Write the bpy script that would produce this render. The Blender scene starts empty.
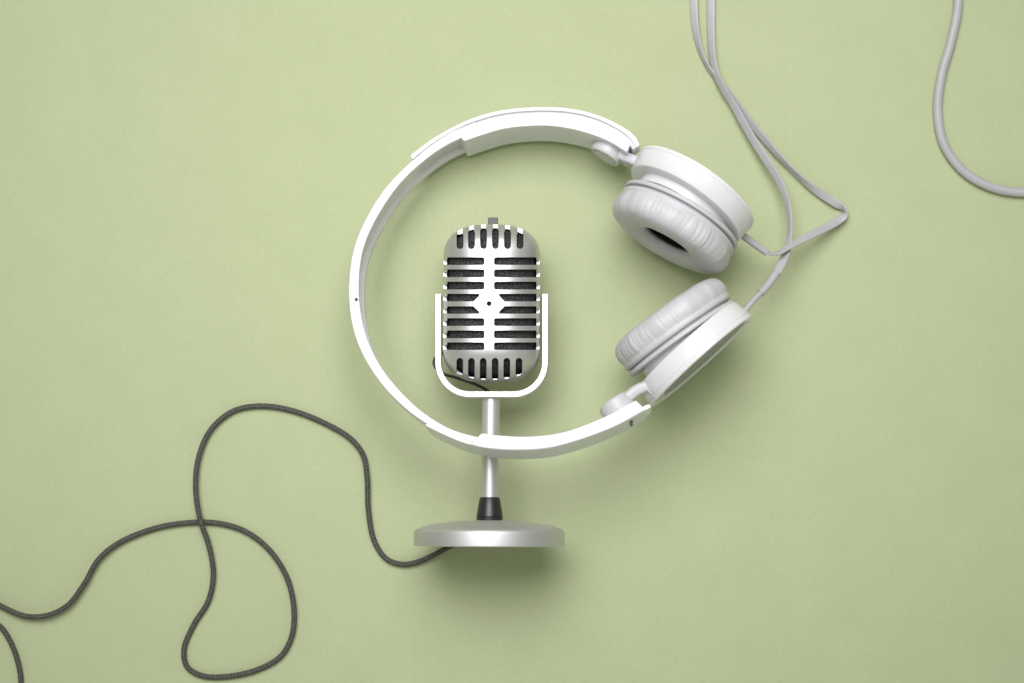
import bpy, math, random
import numpy as np
from mathutils import Vector

random.seed(7)
rng = np.random.default_rng(7)

# ------------------------------------------------------------------ scale, camera, light
S = 0.0005            # metres per working unit (one working unit = half a millimetre)
H = 2200.0            # camera height above the table, working units
SC = bpy.context.scene
COL = SC.collection

cam_data = bpy.data.cameras.new('camera')
cam = bpy.data.objects.new('camera', cam_data)
COL.objects.link(cam)
cam.location = (0, 0, H * S)
cam_data.sensor_width = 36.0
cam_data.lens = 36.0 * H / 1024.0
cam_data.clip_start = 0.01
cam_data.clip_end = 50
SC.camera = cam

WORLD_COL, WORLD_STR = (0.93, 1.0, 0.78), 0.265
KEY_POS, KEY_TARGET, KEY_SIZE, KEY_W = (-0.07, 0.42, 0.80), (0.0, 0.06, 0.0), (0.80, 0.62), 2.2

world = bpy.data.worlds.new('World')
SC.world = world
world.use_nodes = True
world.node_tree.nodes['Background'].inputs[0].default_value = (*WORLD_COL, 1)
world.node_tree.nodes['Background'].inputs[1].default_value = WORLD_STR

ld = bpy.data.lights.new('softbox', 'AREA')
ld.shape = 'RECTANGLE'; ld.size, ld.size_y = KEY_SIZE
ld.energy = KEY_W
ld.color = (1.0, 0.975, 1.03)
ld.spread = math.radians(66)
lo = bpy.data.objects.new('softbox', ld)
COL.objects.link(lo)
lo.location = KEY_POS
lo.rotation_euler = (Vector(KEY_TARGET) - Vector(KEY_POS)).to_track_quat('-Z', 'Y').to_euler()

# added fill lamp, low on the near side, brightens faces turned from the softbox
fd = bpy.data.lights.new('fill_lamp', 'AREA')
fd.shape = 'RECTANGLE'; fd.size, fd.size_y = 1.5, 0.8
fd.energy = 1.7
fo = bpy.data.objects.new('fill_lamp', fd)
COL.objects.link(fo)
fo.location = (0.05, -0.85, 0.46)
fo.rotation_euler = (Vector((0.02, 0, 0.02)) - fo.location).to_track_quat('-Z', 'Y').to_euler()

SC.view_settings.view_transform = 'Standard'
SC.view_settings.look = 'None'
SC.view_settings.exposure = 0.0
SC.view_settings.gamma = 1.0

# ------------------------------------------------------------------ small maths
def A(*v): return np.array(v, float)
def unit(v): return v / np.linalg.norm(v)
CAM = A(0, 0, H)

def P(px, py, z):
    """point at height z seen at image position px, py"""
    k = 1 - z / H
    return A((px - 512) * k, (341.5 - py) * k, z)

class Plane:
    def __init__(self, O, n): self.O, self.n = O, unit(n)
    def __call__(self, px, py, c=0.0):
        d = A(px - 512, 341.5 - py, -H)
        t = (self.n @ self.O + c - self.n @ CAM) / (self.n @ d)
        return CAM + d * t

def spline(pts, n, closed=False):
    """Catmull-Rom through pts, resampled to n points of equal spacing"""
    p = np.array(pts, float)
    e = np.vstack([2 * p[0] - p[1], p, 2 * p[-1] - p[-2]])
    out = []
    for i in range(1, len(e) - 2):
        p0, p1, p2, p3 = e[i-1], e[i], e[i+1], e[i+2]
        t0 = 0.0
        t1 = t0 + max(np.linalg.norm(p1[:3]-p0[:3]), 1e-6) ** .5
        t2 = t1 + max(np.linalg.norm(p2[:3]-p1[:3]), 1e-6) ** .5
        t3 = t2 + max(np.linalg.norm(p3[:3]-p2[:3]), 1e-6) ** .5
        for t in np.linspace(t1, t2, 24, endpoint=False):
            a1 = (t1-t)/(t1-t0)*p0+(t-t0)/(t1-t0)*p1
            a2 = (t2-t)/(t2-t1)*p1+(t-t1)/(t2-t1)*p2
            a3 = (t3-t)/(t3-t2)*p2+(t-t2)/(t3-t2)*p3
            b1 = (t2-t)/(t2-t0)*a1+(t-t0)/(t2-t0)*a2
            b2 = (t3-t)/(t3-t1)*a2+(t-t1)/(t3-t1)*a3
            out.append((t2-t)/(t2-t1)*b1+(t-t1)/(t2-t1)*b2)
    out.append(p[-1])
    out = np.array(out)
    s = np.concatenate([[0], np.cumsum(np.linalg.norm(np.diff(out[:, :3], axis=0), axis=1))])
    q = np.linspace(0, s[-1], n)
    return np.stack([np.interp(q, s, out[:, k]) for k in range(out.shape[1])], 1)

# ------------------------------------------------------------------ mesh builder
class MB:
    def __init__(self): self.v, self.f, self.uv = [], [], {}
    def add(self, pts):
        b = len(self.v); self.v += [tuple(p) for p in pts]; return b
    def grid(self, rows, closed_u=False, closed_v=True, cap0=False, cap1=False, uvs=None):
        """rows: list of rings of points; rings closed when closed_v, list closed when closed_u"""
        n, m = len(rows), len(rows[0])
        b = self.add([p for r in rows for p in r])
        for i in range(n if closed_u else n - 1):
            for j in range(m if closed_v else m - 1):
                i2, j2 = (i + 1) % n, (j + 1) % m
                f = (b+i*m+j, b+i2*m+j, b+i2*m+j2, b+i*m+j2)
                if uvs is not None:
                    u0, u1 = uvs[i], uvs[i2]
                    self.uv[len(self.f)] = [(u0, j/m), (u1, j/m), (u1, (j+1)/m), (u0, (j+1)/m)]
                self.f.append(f)
        if cap0: self.f.append(tuple(b + j for j in range(m))[::-1])
        if cap1: self.f.append(tuple(b + (n-1)*m + j for j in range(m)))
        return self
    def lathe(self, C, ax, profile, seg=96, closed=False, disp=None):
        ax = unit(ax)
        h = A(0, 0, 1) if abs(ax[2]) < .9 else A(1, 0, 0)
        u = unit(np.cross(h, ax)); w = np.cross(ax, u)
        rows = []
        for k in range(seg):
            t = 2*math.pi*k/seg
            d = math.cos(t)*u + math.sin(t)*w
            ring = []
            for i, (r, y) in enumerate(profile):
                dr, dh = disp(t, i) if disp else (0, 0)
                ring.append(C + ax*(y+dh) + d*(r+dr))
            rows.append(ring)
        self.grid(rows, closed_u=True, closed_v=closed)
        return self
    def tube(self, pts, radii, seg=14, squash=1.0, caps=True, twist=None):
        p = np.array(pts, float); n = len(p)
        if np.isscalar(radii): radii = [radii]*n
        T = np.gradient(p, axis=0); T /= np.linalg.norm(T, axis=1)[:, None]
        s = np.concatenate([[0], np.cumsum(np.linalg.norm(np.diff(p, axis=0), axis=1))])
        rows = []
        for i in range(n):
            side = unit(np.cross(T[i], A(0, 0, 1)) + A(1e-6, 0, 0)); up = np.cross(side, T[i])
            if twist is not None:
                c, q = math.cos(twist[i]), math.sin(twist[i])
                side, up = side*c + up*q, up*c - side*q
            rows.append([p[i] + radii[i]*(math.cos(a)*side + squash*math.sin(a)*up)
                         for a in (2*math.pi*k/seg for k in range(seg))])
        self.grid(rows, cap0=caps, cap1=caps, uvs=list(s))
        return self
    def ribbon(self, pts, width, thick, twist, seg=16):
        p = np.array(pts, float); n = len(p)
        T = np.gradient(p, axis=0); T /= np.linalg.norm(T, axis=1)[:, None]
        rows = []
        for i in range(n):
            side = unit(np.cross(T[i], A(0, 0, 1))); up = np.cross(side, T[i])
            c, q = math.cos(twist[i]), math.sin(twist[i])
            side, up = side*c + up*q, up*c - side*q
            ring = []
            for k in range(seg):
                a = 2*math.pi*(k+.5)/seg
                cx, sy = math.cos(a), math.sin(a)
                e = 2/4.0
                ring.append(p[i] + side*(width/2*math.copysign(abs(cx)**e, cx)) + up*(thick/2*math.copysign(abs(sy)**e, sy)))
            rows.append(ring)
        self.grid(rows, cap0=True, cap1=True)
        return self
    def prism(self, outline, direction, length):
        o = np.array(outline); d = unit(direction)*length
        n = len(o); b = self.add(o); c = self.add(o + d)
        for i in range(n):
            j = (i+1) % n
            self.f.append((b+i, b+j, c+j, c+i))
        self.f.append(tuple(b+i for i in range(n))[::-1]); self.f.append(tuple(c+i for i in range(n)))
        return self
    def mesh(self, name, loc):
        me = bpy.data.meshes.new(name)
        L = np.array(loc)
        me.from_pydata([tuple((np.array(v)*S) - L) for v in self.v], [], self.f)
        if self.uv:
            ul = me.uv_layers.new(name='UVMap')
            for fi, uvs in self.uv.items():
                p = me.polygons[fi]
                for li, uv in zip(p.loop_indices, uvs): ul.data[li].uv = uv
        return me

def fix_normals(me):
    import bmesh
    bm = bmesh.new(); bm.from_mesh(me)
    bmesh.ops.recalc_face_normals(bm, faces=bm.faces)
    bm.to_mesh(me); bm.free()

def obj(name, mb, mat, parent=None, root=None, bevel=0, angle=35, recalc=True, segs=2):
    loc = root.location if root else (0, 0, 0)
    me = mb if isinstance(mb, bpy.types.Mesh) else mb.mesh(name, loc)
    if recalc: fix_normals(me)
    me.materials.clear(); me.materials.append(mat)
    o = bpy.data.objects.new(name, me); COL.objects.link(o)
    o.parent = parent
    if angle >= 180:
        me.polygons.foreach_set('use_smooth', [True]*len(me.polygons))
    else:
        me.polygons.foreach_set('use_smooth', [True]*len(me.polygons))
        me.set_sharp_from_angle(angle=math.radians(angle))
    if bevel:
        m = o.modifiers.new('bevel', 'BEVEL'); m.width = bevel*S; m.segments = segs
        m.limit_method = 'ANGLE'; m.angle_limit = math.radians(angle); m.harden_normals = True
    return o

def thing(name, label, cat, loc):
    o = bpy.data.objects.new(name, None); COL.objects.link(o)
    o.empty_display_size = 0.02
    o.location = tuple(np.array(loc)*S); o['label'] = label; o['category'] = cat
    bpy.context.view_layer.update()
    return o

# ------------------------------------------------------------------ materials
def mat(name, col, rough=.5, metal=0.0, spec=.5, bump=None, var=None, coat=0):
    m = bpy.data.materials.new(name); m.use_nodes = True
    nt = m.node_tree; b = nt.nodes['Principled BSDF']
    b.inputs['Base Color'].default_value = (*col, 1)
    b.inputs['Roughness'].default_value = rough
    b.inputs['Metallic'].default_value = metal
    b.inputs['Specular IOR Level'].default_value = spec
    b.inputs['Coat Weight'].default_value = coat
    tc = nt.nodes.new('ShaderNodeTexCoord')
    def noise(scale, detail=4):
        n = nt.nodes.new('ShaderNodeTexNoise'); n.inputs['Scale'].default_value = scale
        n.inputs['Detail'].default_value = detail
        nt.links.new(tc.outputs['Object'], n.inputs['Vector']); return n
    if bump:
        sc, st, dist = bump
        n = noise(sc); bp = nt.nodes.new('ShaderNodeBump')
        bp.inputs['Strength'].default_value = st; bp.inputs['Distance'].default_value = dist
        nt.links.new(n.outputs['Fac'], bp.inputs['Height']); nt.links.new(bp.outputs['Normal'], b.inputs['Normal'])
    if var:
        sc, amt = var
        n = noise(sc, 6); mx = nt.nodes.new('ShaderNodeMix'); mx.data_type = 'RGBA'
        mx.inputs[6].default_value = (*[c*(1-amt) for c in col], 1)
        mx.inputs[7].default_value = (*[min(1, c*(1+amt)) for c in col], 1)
        cr = nt.nodes.new('ShaderNodeMapRange'); cr.inputs[1].default_value = .3; cr.inputs[2].default_value = .7
        nt.links.new(n.outputs['Fac'], cr.inputs[0]); nt.links.new(cr.outputs[0], mx.inputs[0])
        nt.links.new(mx.outputs[2], b.inputs['Base Color'])
    return m

M_WHITE = mat('white_plastic', (.75, .75, .765), .28, var=(60, .012), bump=(2500, .06, .0002))
for _m in (M_WHITE,):
    _b = _m.node_tree.nodes['Principled BSDF']
    _b.inputs['Subsurface Weight'].default_value = .55
    _b.inputs['Subsurface Radius'].default_value = (1, 1, 1)
    _b.inputs['Subsurface Scale'].default_value = .004
M_WHITE2 = mat('satin_white_plastic', (.70, .70, .71), .42, bump=(2500, .06, .0002))
M_LINK = mat('pale_grey_plastic', (.56, .56, .57), .4)
M_LEATHER = mat('pale_grey_leatherette', (.56, .555, .57), .45, bump=(1100, .35, .0004), var=(90, .03))
M_PLATE = mat('pale_grey_rubber', (.55, .55, .56), .5)
M_CABLE = mat('grey_rubber_cable', (.43, .425, .435), .42, var=(150, .04))
M_DARK = mat('black_cloth', (.045, .045, .045), .9, bump=(3000, .4, .0005), var=(1800, .5))
M_STEEL = mat('brushed_silver', (.68, .675, .67), .44, .80, bump=(5000, .05, .0002), var=(2500, .02))
M_BASE = mat('satin_silver', (.60, .595, .59), .52, .8, bump=(5000, .05, .0002), var=(2500, .02))
M_YOKE = mat('pale_silver', (.70, .70, .70), .45, .75)
M_BLACK = mat('black_plastic', (.018, .018, .017), .33)
M_GREYP = mat('dark_grey_plastic', (.075, .075, .07), .45)
M_SCREW = mat('dark_steel', (.10, .10, .10), .4, .6)

# foam behind the grille: near black with paler specks
M_FOAM = mat('speckled_foam', (.02, .02, .02), .95)
nt = M_FOAM.node_tree; b = nt.nodes['Principled BSDF']
tc = nt.nodes.new('ShaderNodeTexCoord'); n = nt.nodes.new('ShaderNodeTexNoise'); n.inputs['Scale'].default_value = 1500
n.inputs['Detail'].default_value = 2
r = nt.nodes.new('ShaderNodeValToRGB'); r.color_ramp.elements[0].position = .45; r.color_ramp.elements[0].color = (.012, .012, .013, 1)
r.color_ramp.elements[1].position = .75; r.color_ramp.elements[1].color = (.12, .12, .12, 1)
nt.links.new(tc.outputs['Object'], n.inputs['Vector']); nt.links.new(n.outputs['Fac'], r.inputs[0]); nt.links.new(r.outputs[0], b.inputs['Base Color'])
bp = nt.nodes.new('ShaderNodeBump'); bp.inputs['Strength'].default_value = .6; bp.inputs['Distance'].default_value = .0005
nt.links.new(n.outputs['Fac'], bp.inputs['Height']); nt.links.new(bp.outputs['Normal'], b.inputs['Normal'])

# braided cord: two crossing helices of thread in the tube's own coordinates
M_BRAID = mat('braided_cord', (.05, .05, .045), .75)
nt = M_BRAID.node_tree; b = nt.nodes['Principled BSDF']
uv = nt.nodes.new('ShaderNodeUVMap'); sp = nt.nodes.new('ShaderNodeSeparateXYZ'); nt.links.new(uv.outputs[0], sp.inputs[0])
def math_node(op, a, c=None):
    m = nt.nodes.new('ShaderNodeMath'); m.operation = op
    for i, v in enumerate((a, c)):
        if v is None: continue
        if isinstance(v, (int, float)): m.inputs[i].default_value = v
        else: nt.links.new(v, m.inputs[i])
    return m.outputs[0]
_tc = nt.nodes.new('ShaderNodeTexCoord'); _n = nt.nodes.new('ShaderNodeTexNoise'); _n.inputs['Scale'].default_value = 900; nt.links.new(_tc.outputs['Object'], _n.inputs['Vector'])
uu = math_node('ADD', math_node('MULTIPLY', sp.outputs[0], 2*math.pi/4.4), math_node('MULTIPLY', _n.outputs['Fac'], 5.0)); vv = math_node('MULTIPLY', sp.outputs[1], 2*math.pi*4)
h1 = math_node('SINE', math_node('ADD', uu, vv)); h2 = math_node('SINE', math_node('SUBTRACT', uu, vv))
hh = math_node('MULTIPLY', h1, h2); hh = math_node('ADD', math_node('MULTIPLY', hh, .5), .5)
r = nt.nodes.new('ShaderNodeValToRGB'); r.color_ramp.elements[0].position = .2; r.color_ramp.elements[0].color = (.010, .010, .008, 1)
r.color_ramp.elements[1].position = .8; r.color_ramp.elements[1].color = (.135, .14, .115, 1)
nt.links.new(hh, r.inputs[0]); nt.links.new(r.outputs[0], b.inputs['Base Color'])
bp = nt.nodes.new('ShaderNodeBump'); bp.inputs['Strength'].default_value = .5; bp.inputs['Distance'].default_value = .0004
nt.links.new(hh, bp.inputs['Height']); nt.links.new(bp.outputs['Normal'], b.inputs['Normal'])

# perforated grille on the outside of each ear cup
M_GRILLE = mat('perforated_grille', (.3, .3, .3), .5)
nt = M_GRILLE.node_tree; b = nt.nodes['Principled BSDF']
tc = nt.nodes.new('ShaderNodeTexCoord'); v = nt.nodes.new('ShaderNodeTexVoronoi'); v.inputs['Scale'].default_value = 800
v.inputs['Randomness'].default_value = .25
r = nt.nodes.new('ShaderNodeValToRGB'); r.color_ramp.elements[0].position = .25; r.color_ramp.elements[0].color = (.05, .05, .05, 1)
r.color_ramp.elements[1].position = .4; r.color_ramp.elements[1].color = (.36, .36, .35, 1)
nt.links.new(tc.outputs['Object'], v.inputs['Vector']); nt.links.new(v.outputs['Distance'], r.inputs[0]); nt.links.new(r.outputs[0], b.inputs['Base Color'])

# green paper
M_PAPER = mat('green_paper', (.47, .525, .305), .85, spec=.25)
nt = M_PAPER.node_tree; b = nt.nodes['Principled BSDF']
tc = nt.nodes.new('ShaderNodeTexCoord')
def nz(scale, detail, rough, stretch=(1, 1, 1)):
    mp = nt.nodes.new('ShaderNodeMapping'); mp.inputs['Scale'].default_value = stretch
    nt.links.new(tc.outputs['Object'], mp.inputs['Vector'])
    n = nt.nodes.new('ShaderNodeTexNoise'); n.inputs['Scale'].default_value = scale
    n.inputs['Detail'].default_value = detail; n.inputs['Roughness'].default_value = rough
    nt.links.new(mp.outputs[0], n.inputs['Vector']); return n.outputs['Fac']
PC = (.448, .504, .291)
a1 = nz(420, 5, .65, (1, 1.6, 1)); a2 = nz(38, 4, .6)
sm = math_node('ADD', math_node('MULTIPLY', a1, .65), math_node('MULTIPLY', a2, .35))
r = nt.nodes.new('ShaderNodeValToRGB')
r.color_ramp.elements[0].position = .33; r.color_ramp.elements[0].color = (*[c*.948 for c in PC], 1)
r.color_ramp.elements[1].position = .67; r.color_ramp.elements[1].color = (PC[0]*1.052, PC[1]*1.044, PC[2]*1.075, 1)
nt.links.new(sm, r.inputs[0]); nt.links.new(r.outputs[0], b.inputs['Base Color'])
bp = nt.nodes.new('ShaderNodeBump'); bp.inputs['Strength'].default_value = .12; bp.inputs['Distance'].default_value = .0003
nt.links.new(a1, bp.inputs['Height']); nt.links.new(bp.outputs['Normal'], b.inputs['Normal'])

# ------------------------------------------------------------------ the sheet of green paper
mb = MB(); q = 3000
mb.grid([[A(-q, -q, 0), A(q, -q, 0)], [A(-q, q, 0), A(q, q, 0)]], closed_v=False)
tab = obj('paper_surface', mb, M_PAPER, recalc=False)
tab.data.flip_normals() if tab.data.polygons[0].normal.z < 0 else None
tab['kind'] = 'structure'

# ================================================================== MICROPHONE
mic = thing('microphone', 'silver retro microphone with slotted grille lying flat on its round stand, dark braided cable', 'microphone', P(489, 470, 0))
MC = P(489.2, 546.2, 73.2)
MY = unit(A(0.004, 1, -0.082))                # from the base towards the head
MX = unit(np.cross(MY, A(0, 0, 1))); MZ = np.cross(MX, MY)
MPL = Plane(MC, MZ)
def mloc(px, py, c=0.0):                       # local coordinates (x, y) in the microphone's own frame
    w = MPL(px, py, c) - MC
    return w @ MX, w @ MY
def mw(x, y, z): return MC + MX*x + MY*y + MZ*z

# base
base_prof = [(0, 9), (63, 9), (64, 0), (72.3, 0), (73.0, .8), (72.7, 12.6), (72.3, 14.3), (71.4, 15.8), (69.6, 17.0), (65, 18.7), (58, 20.6), (48, 22.2), (36, 23.6), (24, 24.5), (12, 25), (0, 25.2)]
obj('base', MB().lathe(MC, MY, base_prof, 160), M_BASE, mic, mic, angle=28)
# collar and pole
x0, y0 = mloc(489.6, 524)
xc, yc = mloc(490, 497)
col_c = mw(x0, 0, 0)
colr = [(0, 20), (10.4, 20.5), (11.6, 22), (12.9, 27), (12.9, 28.2), (12.4, 28.5), (12.8, 28.9), (12.2, 33), (9.9, 46), (9.2, 47.2), (7, 47.4)]
obj('collar', MB().lathe(col_c, MY, colr, 64), M_BLACK, mic, mic, angle=40)
x1, y1 = mloc(491.2, 396)
p0, p1 = mw(x0, 40, 0), mw(x1, y1, 0)
obj('pole', MB().tube([p0 + (p1-p0)*t for t in np.linspace(0, 1, 12)], 8.4, 48), M_STEEL, mic, mic, angle=60)

# yoke: a strip of metal bent to a U, thin towards the viewer and deep behind
out, inn = [], []
def arc(cx, cy, r, a0, a1, n): return [(cx + r*math.cos(math.radians(a)), cy + r*math.sin(math.radians(a))) for a in np.linspace(a0, a1, n)]
out = [(435.0, 293.5)] + [(435.0, y) for y in (310, 330, 350)] + arc(470, 362.5, 35.0, 180, 90, 14) + [(480, 397.5), (491.6, 397.5), (503, 397.5)] + arc(513.2, 362.5, 35.0, 90, 0, 14) + [(548.2, y) for y in (350, 330, 310)] + [(548.2, 293.5)]
inn = [(441.4, 293.5)] + [(441.4, y) for y in (310, 330, 350)] + arc(470, 362.5, 28.6, 180, 90, 14) + [(480, 391.1), (491.6, 391.1), (503, 391.1)] + arc(513.2, 362.5, 28.6, 90, 0, 14) + [(541.8, y) for y in (350, 330, 310)] + [(541.8, 293.5)]
rows = []
for (ox, oy), (ix, iy) in zip(out, inn):
    a, c = mloc(ox, oy, 13), mloc(ix, iy, 13)
    rows.append([mw(*a, 13), mw(*c, 13), mw(*c, -13), mw(*a, -13)])
obj('yoke', MB().grid(rows, cap0=True, cap1=True), M_YOKE, mic, mic, bevel=.8, angle=40)

# head shell
hx, hy = mloc(491.7, 305, 0)
KS = (mloc(540.3, 305)[0] - mloc(443.2, 305)[0]) / 97.1
def head_profile(py):
    if py < 262: return max(0.0, 1 - ((262-py)/36.0)**2.7)**(1/2.7)
    if py > 349: return max(0.0, 1 - ((py-349)/34.2)**2.35)**(1/2.35)
    return 1.0
def head_surface(scale_w, scale_d, shrink, n=2.6, m=128):
    top, bot = 226.0+shrink, 383.2-shrink
    ys = list(262 - 36*np.sin(np.linspace(math.pi/2, 0, 22)))[:-1] + list(np.linspace(262, 349, 30)) + list(349 + 34.2*np.sin(np.linspace(0, math.pi/2, 22)))[1:]
    rows = []
    for py in ys:
        f = head_profile(py)
        f = max(f, .02)
        w = 48.6*KS*f*scale_w; d = 50*f*scale_d
        cy = 305 + (py-305)*(1 - shrink/78.0)
        yy = mloc(491.7, cy)[1]
        ring = []
        for k in range(m):
            a = 2*math.pi*(k+.5)/m
            c, s_ = math.cos(a), math.sin(a)
            ring.append(mw(hx + w*math.copysign(abs(c)**(2/n), c), yy, d*math.copysign(abs(s_)**(2/n), s_)))
        rows.append(ring)
    return rows
sh = MB().grid(head_surface(1, 1, 0), cap0=True, cap1=True)
inner = head_surface(.935, .935, 3.2)
sh2 = MB().grid(inner, cap0=True, cap1=True)
m_out = sh.mesh('shell', mic.location); fix_normals(m_out)
m_in = sh2.mesh('shell_in', mic.location); fix_normals(m_in)

ZS = 40
cut, notch = MB(), MB()
def slot(pts, base=31, cut=cut):
    o = []
    for px, py in pts:
        x, y = mloc(px, py, ZS); o.append(mw(x, y, ZS))
    v = unit(CAM - o[0]); cut.prism([p - v*base for p in o], v, 39 + base)
def rr(x0, y0, x1, y1, r, corners=(1, 1, 1, 1)):
    """rounded rectangle; corners: tl tr br bl"""
    pts = []
    for (cx, cy, a0), on, (sx, sy) in zip(((x0+r, y0+r, 180), (x1-r, y0+r, 270), (x1-r, y1-r, 0), (x0+r, y1-r, 90)), corners, ((x0, y0), (x1, y0), (x1, y1), (x0, y1))):
        if on: pts += [(cx + r*math.cos(math.radians(a0+t)), cy + r*math.sin(math.radians(a0+t))) for t in (0, 22.5, 45, 67.5, 90)]
        else: pts.append((sx, sy))
    return pts
YT = [(a-.3, b+.3) for a, b in [(257.6, 264.6), (269.7, 276.9), (282.0, 289.2), (294.1, 301.1), (306.6, 313.4), (318.5, 325.6), (330.8, 337.9), (342.7, 349.6)]]
XL, XR = (447.3, 484.2), (494.0, 536.6)
for i, (a, c) in enumerate(YT):
    slot([(438, a+2.6), (XL[0]+1.5, a+2.6), (XL[0]+1.5, c-.5), (438, c-.5)], 25, notch)
    slot([(XR[1]-1.5, a+2.6), (546, a+2.6), (546, c-.5), (XR[1]-1.5, c-.5)], 25, notch)
    if i in (3, 4):
        tx, bx = (479.2, 473.4) if i == 3 else (473.4, 479.2)
        slot([(XL[0], a), (tx, a), (478.8, (a+c)/2 - (1.4 if i == 3 else -1.4)), (bx, c), (XL[0], c)])
        tx, bx = (499.0, 504.6) if i == 3 else (504.6, 499.0)
        slot([(tx, a), (XR[1], a), (XR[1], c), (bx, c), (499.4, (a+c)/2 - (1.4 if i == 3 else -1.4))])
    else:
        slot(rr(XL[0], a, XL[1], c, 1.9, (0, 1, 1, 0)))
        slot(rr(XR[0], a, XR[1], c, 1.9, (1, 0, 0, 1)))
for cx, t in zip((460.0, 471.5, 483.5, 495.4, 507.5, 520.0), (234.3, 231.6, 230.0, 229.8, 231.2, 234.0)):
    slot(rr(cx-3.4, t, cx+3.4, 248.9, 3.2, (0, 0, 1, 1)))
    slot([(cx-2.4, 223), (cx+2.4, 223), (cx+2.4, t+2), (cx-2.4, t+2)], 17, notch)
for cx, t in zip((459.8, 471.4, 483.2, 495.1, 506.8, 518.9), (374.6, 377.2, 378.7, 378.7, 377.4, 374.6)):
    slot(rr(cx-3.3, 358.0, cx+3.3, t, 3.1, (1, 1, 0, 0)))
    slot([(cx-2.2, t-2), (cx+2.2, t-2), (cx+2.2, 387), (cx-2.2, 387)], 19, notch)
slot([(489.1 + 2.5*math.cos(t), 303.6 + 2.5*math.sin(t)) for t in np.linspace(0, 2*math.pi, 16, endpoint=False)])
m_cut = cut.mesh('cut', mic.location); fix_normals(m_cut)
m_notch = notch.mesh('notch', mic.location); fix_normals(m_notch)
def boolean(ma, mbs, op='DIFFERENCE'):
    o = bpy.data.objects.new('work_a', ma); COL.objects.link(o)
    tmp = [o]
    for k in mbs:
        c = bpy.data.objects.new('work_b', k); COL.objects.link(c); tmp.append(c)
        m = o.modifiers.new('b', 'BOOLEAN'); m.operation = op; m.solver = 'EXACT'; m.object = c
    dg = bpy.context.evaluated_depsgraph_get(); dg.update()
    me = bpy.data.meshes.new_from_object(o.evaluated_get(dg))
    for t in tmp: bpy.data.objects.remove(t)
    return me
m_head = boolean(m_out, [m_in, m_cut, m_notch]); m_head.name = 'head'
head = obj('head', m_head, M_STEEL, mic, mic, angle=38, recalc=False)
foam = obj('foam', MB().grid(head_surface(.90, .90, 5.0), cap0=True, cap1=True), M_FOAM, head, mic, angle=180)
# stud on the crown
sx, sy = mloc(493, 226.5); _, st = mloc(493, 218.2)
hw = 4.9
knob = MB()
o = [mw(sx-hw, sy-4, 6), mw(sx+hw, sy-4, 6), mw(sx+hw, st, 6), mw(sx-hw, st, 6)]
knob.prism(o, -MZ, 12)
obj('stud', knob, M_GREYP, head, mic, bevel=.8)
# screw down in the centre hole
cx, cy = mloc(489.1, 303.6, ZS)
obj('screw', MB().lathe(mw(cx, cy, 43), MZ, [(0, 0), (2.2, 0), (2.2, 1.2), (0, 1.2)], 20), M_SCREW, head, mic)
# back wire from the head to the pole
wp = [mw(*mloc(452, 350, -20), -20), mw(*mloc(436, 357, -16), -16), mw(*mloc(434, 364, -14), -14), mw(*mloc(440, 372, -14), -14), mw(*mloc(462, 379.5, -14), -14), mw(*mloc(478, 385.5, -12), -12), mw(*mloc(490, 392, -6), -6)]
obj('wire', MB().tube(spline(wp, 40), 1.5, 10), M_BLACK, mic, mic, angle=180)
# braided cable
mc = [(482, 536, 40), (470, 539, 26), (459, 543, 15), (448, 547.4, 9), (433, 555.3, 5), (416, 562.5, 3.6), (402, 564.3, 3.3), (386.7, 559, 3.2), (374.3, 541, 3.2), (368.3, 508.7, 5), (367.2, 478, 6), (363.5, 456, 5), (351.5, 439.5, 4), (325, 423.3, 3.2), (290, 410, 3.2), (259, 406, 3.2), (233, 411.2, 3.4), (211, 429.5, 4.5), (199, 456, 6), (195.6, 486.7, 8), (200, 519, 9.4), (208.7, 545, 7), (213.3, 574.6, 5), (208.2, 601, 3.6), (193.6, 625, 3.2), (184, 649.3, 3.2), (187, 666.5, 3.2), (202, 675.6, 3.2), (228.5, 676.3, 3.2), (259, 669, 3.2), (281, 655.9, 3.3), (291.8, 636, 4), (294, 609.7, 5), (287.5, 579, 5), (270, 550.6, 4), (246, 531.8, 3.4), (219.7, 523.4, 3.2), (189, 522.6, 3.2), (153.8, 528.6, 3.4), (118.7, 543, 5), (98.9, 559, 6.5), (83.5, 585, 7.5), (68, 605, 8), (48, 615.2, 8), (26.4, 616.2, 7), (0, 605.5, 5), (-24, 591, 4), (-50, 590, 3.2), (-62, 604, 3.2), (-45, 618, 3.2), (-20, 616, 3.2), (0, 626.5, 3.2), (9, 639, 3.2), (16, 655.5, 3.2), (20, 671.7, 3.2), (21, 690, 3.2), (18, 720, 3.2)]
pts = spline([P(*p) for p in mc], 900)
obj('cable', MB().tube(pts, 2.7, 14), M_BRAID, mic, mic, angle=180)

# ================================================================== HEADPHONES
hp = thing('headphones', 'white over-ear headphones with pale grey cushions and grey flat cable lying around the microphone', 'headphones', P(500, 280, 0))
D = 50.0
HN = unit(A(-0.06, 0.225, 1))
HPL = Plane(P(540, 108, 10 + D*0.97), HN)

def resamp(px, n): return spline([(x, y, 0) for x, y in px], n)[:, :2]
def sweep(outer, inner, prof, n, c0=0.0, depth=None):
    """bar swept along two edges traced on the rim plane; prof: (t across, d down)"""
    o, i = resamp(outer, n), resamp(inner, n)
    rows = []
    for k in range(n):
        a, c = HPL(*o[k], c0), HPL(*i[k], c0)
        s_ = depth(k/(n-1)) if depth else 1.0
        rows.append([a + (c-a)*t - HN*(d*s_) for t, d in prof])
    return MB().grid(rows, cap0=True, cap1=True)
RECT = [(0, 0), (1, 0), (1, D), (0, D)]
CHAN = [(0, 0), (1, 0), (1, 5), (.42, 8), (.42, D-12), (1, D-8), (1, D-1), (.5, D-1), (.1, D*.72), (0, D*.42)]

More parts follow.
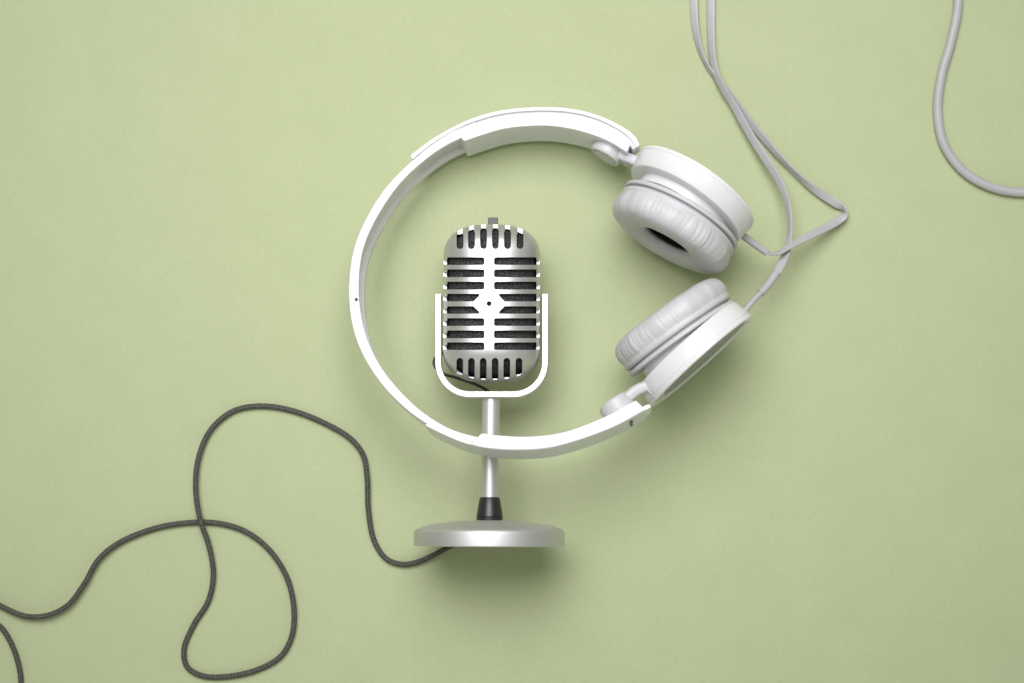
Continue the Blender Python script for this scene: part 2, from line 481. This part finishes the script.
arm_o = [(475, 121.5), (450, 132.6), (432, 144.2), (415.7, 157.4), (404, 168.0), (393, 179.2), (383.5, 190.4), (375.5, 202), (366, 218.5), (358, 236), (353, 252), (350, 270), (348.9, 285), (349, 300), (350.6, 316), (354, 332), (359.4, 347.5), (366.7, 362), (375.6, 376), (386.5, 390), (399, 402.6), (412, 413.8), (425, 422.6), (440, 430.6), (460, 438.2), (480, 443.2), (500, 445.6)]
arm_i = [(480, 129.5), (462, 137.5), (447, 144.8), (434, 153), (421, 163.2), (409.5, 173.5), (399.5, 184), (390.8, 195.2), (383, 207), (373.8, 223), (366.3, 239.5), (362, 254), (359.6, 270), (358.9, 285), (359.4, 300), (361.2, 315), (364.8, 331), (370, 346), (377, 360), (385.8, 373.8), (396.5, 387), (409, 400), (420.5, 410.2), (432.5, 418.8), (447, 427.2), (463, 433.2), (480, 437.2), (500, 439.4)]
band = obj('headband', sweep(arm_o, arm_i, CHAN, 140, -1.0), M_WHITE, hp, hp, bevel=.9, angle=32)
# little screw and joint plate at the crown of the headband
q0 = HPL(356.3, 299.5, -1.0)
obj('screw', MB().lathe(q0, HN, [(0, -1), (1.6, -1), (1.6, .9), (1.1, 1.2), (0, .9)], 20), M_SCREW, band, hp)
pl = MB()
pl.prism([HPL(350.6, 295.3, -1.8), HPL(358.7, 295.3, -1.8), HPL(358.7, 296.0, -1.8), HPL(350.6, 296.0, -1.8)], HN, 1.1)
obj('joint_seam', pl, M_LINK, band, hp)

cov_o = [(410, 155.6), (430, 140.3), (444.7, 131.4), (460, 123.5), (470.5, 119), (491, 112.4), (511.5, 108.8), (532, 107.2), (540, 107), (566, 108), (592.7, 113.4), (619, 124.6), (635, 136), (639.8, 145)]
cov_i = [(413.3, 160.6), (433, 144.6), (448, 135.2), (462, 127.8), (472, 123.4), (491.5, 117.2), (512, 113.4), (532, 111.8), (540, 111.6), (565.5, 112.6), (591, 118), (615.5, 129), (629, 139.5), (634.5, 148)]
def taper_end(t, L=430):
    e = min(1.0, (1-t)*L/26.0); b_ = min(1.0, t*L/14.0)
    return (.35 + .65*math.sqrt(max(0, 1-(1-e)**2))) * (.55 + .45*math.sqrt(max(0, 1-(1-b_)**2)))
obj('headband_cover', sweep(cov_o, cov_i, [(0, 0), (.75, 0), (.75, 3.5), (1.3, 3.5), (1.3, D), (0, D)], 90, 0, lambda t: taper_end(t, 250)), M_WHITE, hp, hp, bevel=.45, angle=32)
slv_o = [(456, 132.8), (480.7, 122.6), (511.5, 115.2), (542, 112.9), (579.5, 116.9), (606, 125.9), (621.7, 135.2), (630.4, 143.9)]
slv_i = [(464.3, 141), (480.7, 135.3), (501, 129.3), (521.7, 126.3), (550, 125.7), (579.5, 130.6), (606, 139.8), (621.7, 148.7), (627, 152)]
obj('slider_sleeve', sweep(slv_o, slv_i, RECT, 90, .0), M_WHITE, hp, hp, bevel=.5, angle=32)

cv2_o = [(425, 425.5), (439.5, 432.7), (459.3, 441.3), (479, 447.2), (498.8, 449.8), (520, 450.5), (546.9, 448.8), (570, 443.3), (593.8, 435.5), (617, 426), (637.5, 415), (651.6, 407.0)]
cv2_i = [(427, 422.8), (441.5, 429), (460, 437.8), (480, 443.3), (500, 445.6), (520, 446.3), (546, 444.5), (569, 439.2), (593, 431.2), (614.5, 422.2), (634.5, 411.5), (649.5, 404.3)]
cover2 = obj('headband_cover', sweep(cv2_o, cv2_i, [(0, 0), (1.25, 0), (1.25, D), (0, D)], 90, -.8, lambda t: taper_end(t, 250)), M_WHITE, hp, hp, bevel=.8, angle=32)
sl2_o = [(470, 444.2), (480, 447.0), (500, 449.4), (520, 449.9), (546.9, 448.2), (570, 442.7), (593.8, 434.9), (616.6, 425.6), (636, 415), (645.5, 409.5)]
sl2_i = [(481.7, 433), (500, 435.3), (531, 436.3), (562.5, 432.3), (586, 424.5), (609.4, 414.4), (625, 405.8), (636, 400.3)]
obj('slider_sleeve', sweep(sl2_o, sl2_i, RECT, 90, 0), M_WHITE, hp, hp, bevel=1.0, angle=32)
# dark slot in the outside of the lower cover
mk = MB()
c1 = HPL(630.8, 418.4, 0) - HN*20; n_out = unit(A(.5, -.86, 0) - HN*(A(.5, -.86, 0) @ HN)); tg = np.cross(n_out, HN)
mk.prism([c1 + tg*1.4 + HN*9 - n_out*3, c1 - tg*1.4 + HN*9 - n_out*3, c1 - tg*1.4 - HN*14 - n_out*3, c1 + tg*1.4 - HN*14 - n_out*3], n_out, 4.4)
obj('slot', mk, M_GREYP, cover2, hp, bevel=.4)

# hinges: a fat pivot on the inside of the sleeve and a link to the ear cup
def hinge(cap_px, inward, link_px, link_r):
    C = HPL(*cap_px, -D/2)
    ax = A(inward[0], -inward[1], 0); ax = unit(ax - HN*(ax @ HN))
    prof = [(0, -22), (16, -22), (16.6, -21), (16.6, -3), (16.3, -1.2), (15.2, 0), (12.6, 0), (12.3, -.9), (11.7, -.9), (11.4, 0), (0, .4)]
    h = obj('hinge', MB().lathe(C, ax, prof, 64), M_LINK, hp, hp, angle=35)
    lk = spline([HPL(x, y, -D/2 + dz) for x, y, dz in link_px], 30)
    obj('hinge_link', MB().ribbon(lk, link_r*2, 20, [0]*30, 24), M_LINK, h, hp, angle=60)
hinge((604.5, 157.3), (-.5, .86), [(606, 147, 2), (622, 156, 2), (634, 161, 4), (648, 170, 8)], 5.6)
hinge((613, 401), (-.56, -.83), [(612, 408, 0), (624, 400, 0), (638, 389.5, 0), (648, 386.5, 0), (655, 392, 0), (660, 398, 0)], 5.6)

# ear cups
def ear_cup(C, a, Cb, b_, seed, label):
    a, b_ = unit(a), unit(b_)
    r_ = np.random.default_rng(seed)
    prof = [(0, 3), (58.5, 3), (59.6, .8), (60.4, 0), (64.2, 0), (65.2, .8), (65.3, 3.9), (64.5, 4.5), (64.5, 5.1), (65.1, 5.7), (64.6, 9), (62.6, 21), (61.8, 22), (60.5, 22.4), (49.5, 22.4), (49.2, 31), (0, 31)]
    cup = obj('ear_cup', MB().lathe(C, a, prof, 160), M_WHITE, hp, hp, angle=30)
    cup['label'] = label
    g = [(0, 1.9), (57.5, 1.9), (58.2, 2.3), (58.2, 3.4), (0, 3.4)]
    obj('grille', MB().lathe(C, a, g, 96), M_GRILLE, cup, hp, angle=40)
    plate = [(0, -5), (50, -5), (59.8, -4.6), (61.4, -3.6), (61.6, -1.6), (60.8, -.3), (58.2, -.1), (56, .3), (56, 1.8), (0, 1.8)]
    obj('cushion_plate', MB().lathe(Cb, b_, plate, 128), M_PLATE, cup, hp, angle=50)
    cprof = [(56.2, 1.6), (59.6, 1.8), (61.4, 3.2), (61.8, 5.6), (61.0, 7.6), (60.9, 8.4), (62.2, 11), (63.0, 15), (62.7, 19.5), (61.0, 24.2), (57.6, 27.9), (52.6, 30.2), (46, 31.2), (39, 31.2), (32.5, 30.4), (27.2, 28.4), (24.2, 26.2), (23.2, 24), (23.6, 22), (26, 20)]
    wt = [.0, .0, .08, .1, .3, .7, 1.05, 1.1, 1, .85, .65, .45, .3, .25, .25, .3, .3, .2, .1, 0]
    # gathered creases in the leatherette: bunches of them, uneven in depth and spacing
    creases = []
    t = 0.0
    while t < 2*math.pi:
        t += r_.uniform(.03, .13)
        creases.append((t, r_.uniform(.012, .030), r_.uniform(.12, .72) * (.35 + .65*(math.sin(3*t+seed) > -.35)), r_.uniform(-.06, .06)))
    ph = r_.uniform(0, 6, 5)
    def disp(t, i):
        x = 0.0
        for (tc_, wd, dp, sk) in creases:
            d = (t - tc_ - sk*(i-5)/6 + math.pi) % (2*math.pi) - math.pi
            if abs(d) < .12: x -= dp*math.exp(-(d/wd)**2)
        x += .5*math.sin(5*t+ph[0]) + .4*math.sin(11*t+ph[1]) + .25*math.sin(23*t+ph[2])
        x *= wt[i]
        return (x, .35*x if 6 < i < 14 else 0)
    cs = MB().lathe(Cb, b_, cprof, 420, disp=disp)
    co = obj('cushion', cs, M_LEATHER, cup, hp, angle=180)
    sm_ = co.modifiers.new('smooth', 'SUBSURF'); sm_.levels = 1; sm_.render_levels = 1
    obj('speaker_cloth', MB().lathe(Cb, b_, [(0, 5.5), (15, 6), (29, 7), (30, 10), (29.5, 15), (27.5, 19), (25, 20.8), (23.8, 21.6)], 64), M_DARK, cup, hp, angle=180, recalc=False)
    return cup
s1 = .205; c1_ = math.sqrt(1-s1*s1)
cupA = ear_cup(P(697.2, 186.8, 65.5), A(-.571*c1_, -.82*c1_, s1), P(679.6, 218.0, 73), A(-.51*.985, -.86*.985, .17), 3, 'upper ear cup turned so its cushion faces the viewer')
cupB = ear_cup(P(702.3, 362, 82), A(-.665, .747, -.135), P(680.4, 336.6, 77.5), A(-.58, .815, -.09), 11, 'lower ear cup seen edge on')

# cable sockets, flat twin leads and the thick single lead
def tubes(name, pts, r, parent, m=M_CABLE, cap=None, n=16):
    return obj(name, MB().tube(spline([P(*p) for p in pts], n), r, 20), m, parent, hp, bevel=.5, angle=50)
tubes('cable_socket', [(738, 232, 63), (742, 235, 62), (755, 244.3, 59), (767, 253, 56)], 3.5, cupA)
tubes('cable_socket', [(739, 317, 78), (746, 309.5, 76), (753, 301, 72), (761, 292.8, 67)], 2.7, cupB)
tubes('cable_socket', [(760.5, 293.5, 67), (768, 285, 62), (777, 272.5, 55)], 3.9, cupB)

cb = MB()
W, T = 8.4, 2.3
def flat(ctrl, n):
    p = spline([[*P(x, y, z), tw] for x, y, z, tw in ctrl], n)
    cb.ribbon(p[:, :3], W, T, np.radians(p[:, 3]))
flat([(766, 252.3, 56, 75), (773, 254, 53, 72), (780, 252.5, 49, 68), (788, 247.5, 44, 55), (800, 241, 35, 40), (815, 233, 24, 18), (830, 225.3, 14, 10), (840, 219.3, 9, 15), (845.2, 214.6, 7, 50), (845.8, 211.3, 6.5, 80), (843, 207.8, 6, 60), (836, 203.4, 5.5, 15), (822, 194.5, 6, 25), (808, 184.3, 7, 50), (794, 171.5, 8, 66), (781, 158.3, 8, 58), (766, 141, 6, 45), (752, 124, 4, 38), (738, 106, 3, 40), (727, 91, 3.2, 52), (717, 79.5, 4.6, 68), (707.5, 66, 5, 72), (700.3, 50, 5, 64), (695.6, 28, 4, 40), (693.8, 0, 2.6, 20), (693, -40, 2.4, 10), (700, -80, 3, 5)], 220)
flat([(776, 274, 55, 20), (782, 263, 48, 25), (786.8, 251, 40, 45), (789.4, 238, 34, 62), (790.2, 225, 30, 66), (788.8, 208.7, 26, 62), (784.5, 193, 22, 48), (777.6, 178, 18, 40), (769, 164.5, 16, 35), (760.8, 151.5, 14, 30), (752, 137.5, 12, 35), (743.5, 123, 11, 38), (733, 104, 9.5, 42), (724, 90, 10, 48), (717.3, 76, 9.5, 52), (713.3, 61, 7.5, 48), (711.6, 45, 5.5, 38), (711, 25, 3.6, 28), (711.2, 0, 2.6, 18), (712, -40, 2.4, 8), (706, -80, 3.4, 5)], 220)
thick = [(703, -74, 4.2), (704, -95, 4.2), (720, -125, 4.2), (770, -160, 4.2), (850, -165, 4.2), (920, -125, 4.2), (951, -60, 4.2), (958.3, 0, 4.2), (951.5, 40, 4.2), (941.5, 76, 4.2), (937.8, 111, 4.2), (944.3, 145, 4.2), (964, 171.5, 4.2), (992, 187.3, 4.2), (1024, 192.5, 4.2), (1060, 188, 4.2), (1110, 170, 4.2)]
p = spline([P(*q_) for q_ in thick], 220)
cb.tube(p, 4.7, 18, squash=.85)
obj('cable', cb, M_CABLE, hp, hp, angle=50)
